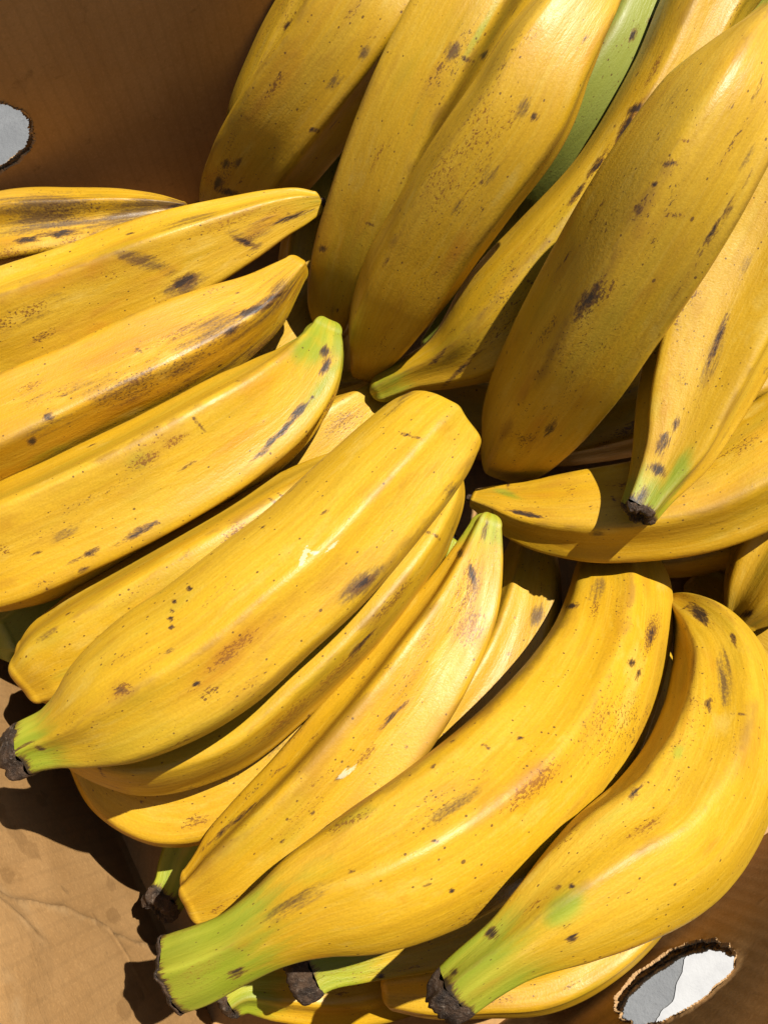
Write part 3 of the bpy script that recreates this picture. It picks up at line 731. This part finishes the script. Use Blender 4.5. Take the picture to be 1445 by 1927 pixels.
    for kind, mx, my, ln, wd, st, turn in MARKS.get(key, ()):
        i = int(np.argmin((cpx - mx) ** 2 + (cpy - my) ** 2)); i0, i1 = max(i - 4, 0), min(i + 4, nr - 1)
        an = math.atan2(cpy[i1] - cpy[i0], cpx[i1] - cpx[i0]) + math.radians(turn)
        dx, dy = ppx - mx, ppy - my
        al = dx * math.cos(an) + dy * math.sin(an); ac = -dx * math.sin(an) + dy * math.cos(an)
        q = np.sqrt((al / (max(ln, 8) / 2)) ** 2 + (ac / (max(wd, 8) / 2)) ** 2)
        wgt = np.exp(-.75 * q ** 2.2) if kind in 'DS' else np.exp(-.6 * q * q)
        ch = chan[names[kind]]
        np.maximum(ch, st * wgt * face, out=ch)
    # small unplanned wear, all round the fruit
    if key in BIG:
        arc = RR[:, None] * 1.0
        for _ in range(46):
            s0 = rng.uniform(.05, .95) * L; t0 = rng.uniform(0, 2 * math.pi); z_ = rng.rand()
            if z_ < .22:   kind, ln, wd, st, turn = 'D', rng.uniform(.0012, .0024), .0016, rng.uniform(.45, .9), 0
            elif z_ < .50: kind, ln, wd, st, turn = 'D', rng.uniform(.004, .010), .0014, rng.uniform(.4, .75), rng.choice([0, .2, -.2, 1.3])
            elif z_ < .72: kind, ln, wd, st, turn = 'R', rng.uniform(.008, .035), rng.uniform(.002, .006), rng.uniform(.5, .9), rng.uniform(-.15, .15)
            elif z_ < .86: kind, ln, wd, st, turn = 'O', rng.uniform(.006, .030), rng.uniform(.003, .008), rng.uniform(.3, .7), 0
            elif z_ < .94: kind, ln, wd, st, turn = 'P', rng.uniform(.006, .030), rng.uniform(.003, .008), rng.uniform(.2, .45), rng.uniform(-.3, .3)
            else:          kind, ln, wd, st, turn = 'G', rng.uniform(.010, .040), rng.uniform(.004, .010), rng.uniform(.2, .45), 0
            dx = np.repeat((S - s0)[:, None], nt, 1); dy = arc * np.angle(np.exp(1j * (th - t0)))[None]
            al = dx * math.cos(turn) + dy * math.sin(turn); ac = -dx * math.sin(turn) + dy * math.cos(turn)
            q = np.sqrt((al / (ln / 2)) ** 2 + (ac / (wd / 2)) ** 2)
            ch = chan[names[kind]]
            np.maximum(ch, st * np.exp(-.7 * q * q), out=ch)
    zmin = V.reshape(-1, 3)[np.argmin(V.reshape(-1, 3)[:, 2])]
    base = np.array([P[nr // 2][0], P[nr // 2][1], zmin[2]])
    root = thing('plantain', label, 'plantain', base, 'plantains piled in the carton')
    verts = V.reshape(-1, 3) - base
    at = {k: v.ravel() for k, v in chan.items()}
    at['ridge'] = ridge.ravel()
    at['tone'] = np.full(nr * nt, tone)
    at['warm'] = np.full(nr * nt, WARM.get(key, .08))
    at['rest'] = rest.reshape(-1, 3)
    peel = mesh_obj('peel', verts, grid_faces(nr, nt, flip=False), PEEL, root, True, at)
    if k0 == 'stem':                                   # dry cut stem
        n2 = 12
        ss = np.linspace(sl, 0, n2)
        p, r = body(ss); t0 = T[0]
        nt2 = 64; th2 = np.linspace(0, 2 * math.pi, nt2, endpoint=False)
        pr = np.interp(th2, np.r_[th, 2 * math.pi], np.r_[prof[0], prof[0][0]])
        ragged = sum(rng.uniform(.3, 1) * np.sin(m * th2 + rng.uniform(0, 6)) for m in (2, 3, 5, 9, 14)) / 3
        rows = []; rest2 = []
        ea, eb = e1[0], e2[0]
        for i in range(n2):
            g_ = i / (n2 - 1)
            rr = r[i] * pr * (1.012 + .02 * math.sin(9 * g_) - .34 * g_ ** 4 + rng.normal(0, .012, nt2) * min(1, 3 * g_))
            axial = ragged * .0016 * (1 if i in (0, n2 - 1) else .7)
            rows.append(p[i] + rr[:, None] * (np.cos(th2)[:, None] * ea + np.sin(th2)[:, None] * eb) - t0 * (axial if g_ > .0 else axial * 1.0)[:, None])
        for sc, inn in ((.9, .0002), (.72, .0012), (.5, .0016), (.28, .0012), (.06, .0008)):
            rr = r[-1] * pr * sc * .68
            rows.append(p[-1] + rr[:, None] * (np.cos(th2)[:, None] * ea + np.sin(th2)[:, None] * eb) + t0 * (inn + rng.normal(0, .0005, nt2) - ragged * .0016 * sc)[:, None])
        Vs = np.stack(rows)
        rs2 = (Vs - base).reshape(-1, 3) + off
        mesh_obj('stem_end', Vs.reshape(-1, 3) - base, grid_faces(len(rows), nt2, flip=True), STEM, root, True, {'rest': rs2})
    for kk, i, sgn in ((k0, 0, -1), (k1, -1, 1)):      # dried flower remnant
        if kk == 'tip':
            r_end = (R[0] if i == 0 else R[-1]) * .42
            nt2, rows = 28, []
            th2 = np.linspace(0, 2 * math.pi, nt2, endpoint=False)
            for h_, sc in ((-.6, 1.1), (.1, 1.0), (.5, .9), (.8, .95), (.9, .7), (.8, .35), (.78, .03)):
                rr = r_end * sc * (1 + rng.normal(0, .06, nt2))
                rows.append(P[i] + T[i] * sgn * h_ * .0022 + rr[:, None] * (np.cos(th2)[:, None] * e1[i] + np.sin(th2)[:, None] * e2[i]))
            Vs = np.stack(rows)
            mesh_obj('blossom_tip', Vs.reshape(-1, 3) - base, grid_faces(len(rows), nt2, flip=sgn < 0), STEM, root, True, {'rest': (Vs - base).reshape(-1, 3) + off})
    return root

for num, key in enumerate(INFO):
    plantain(key, num + 1)
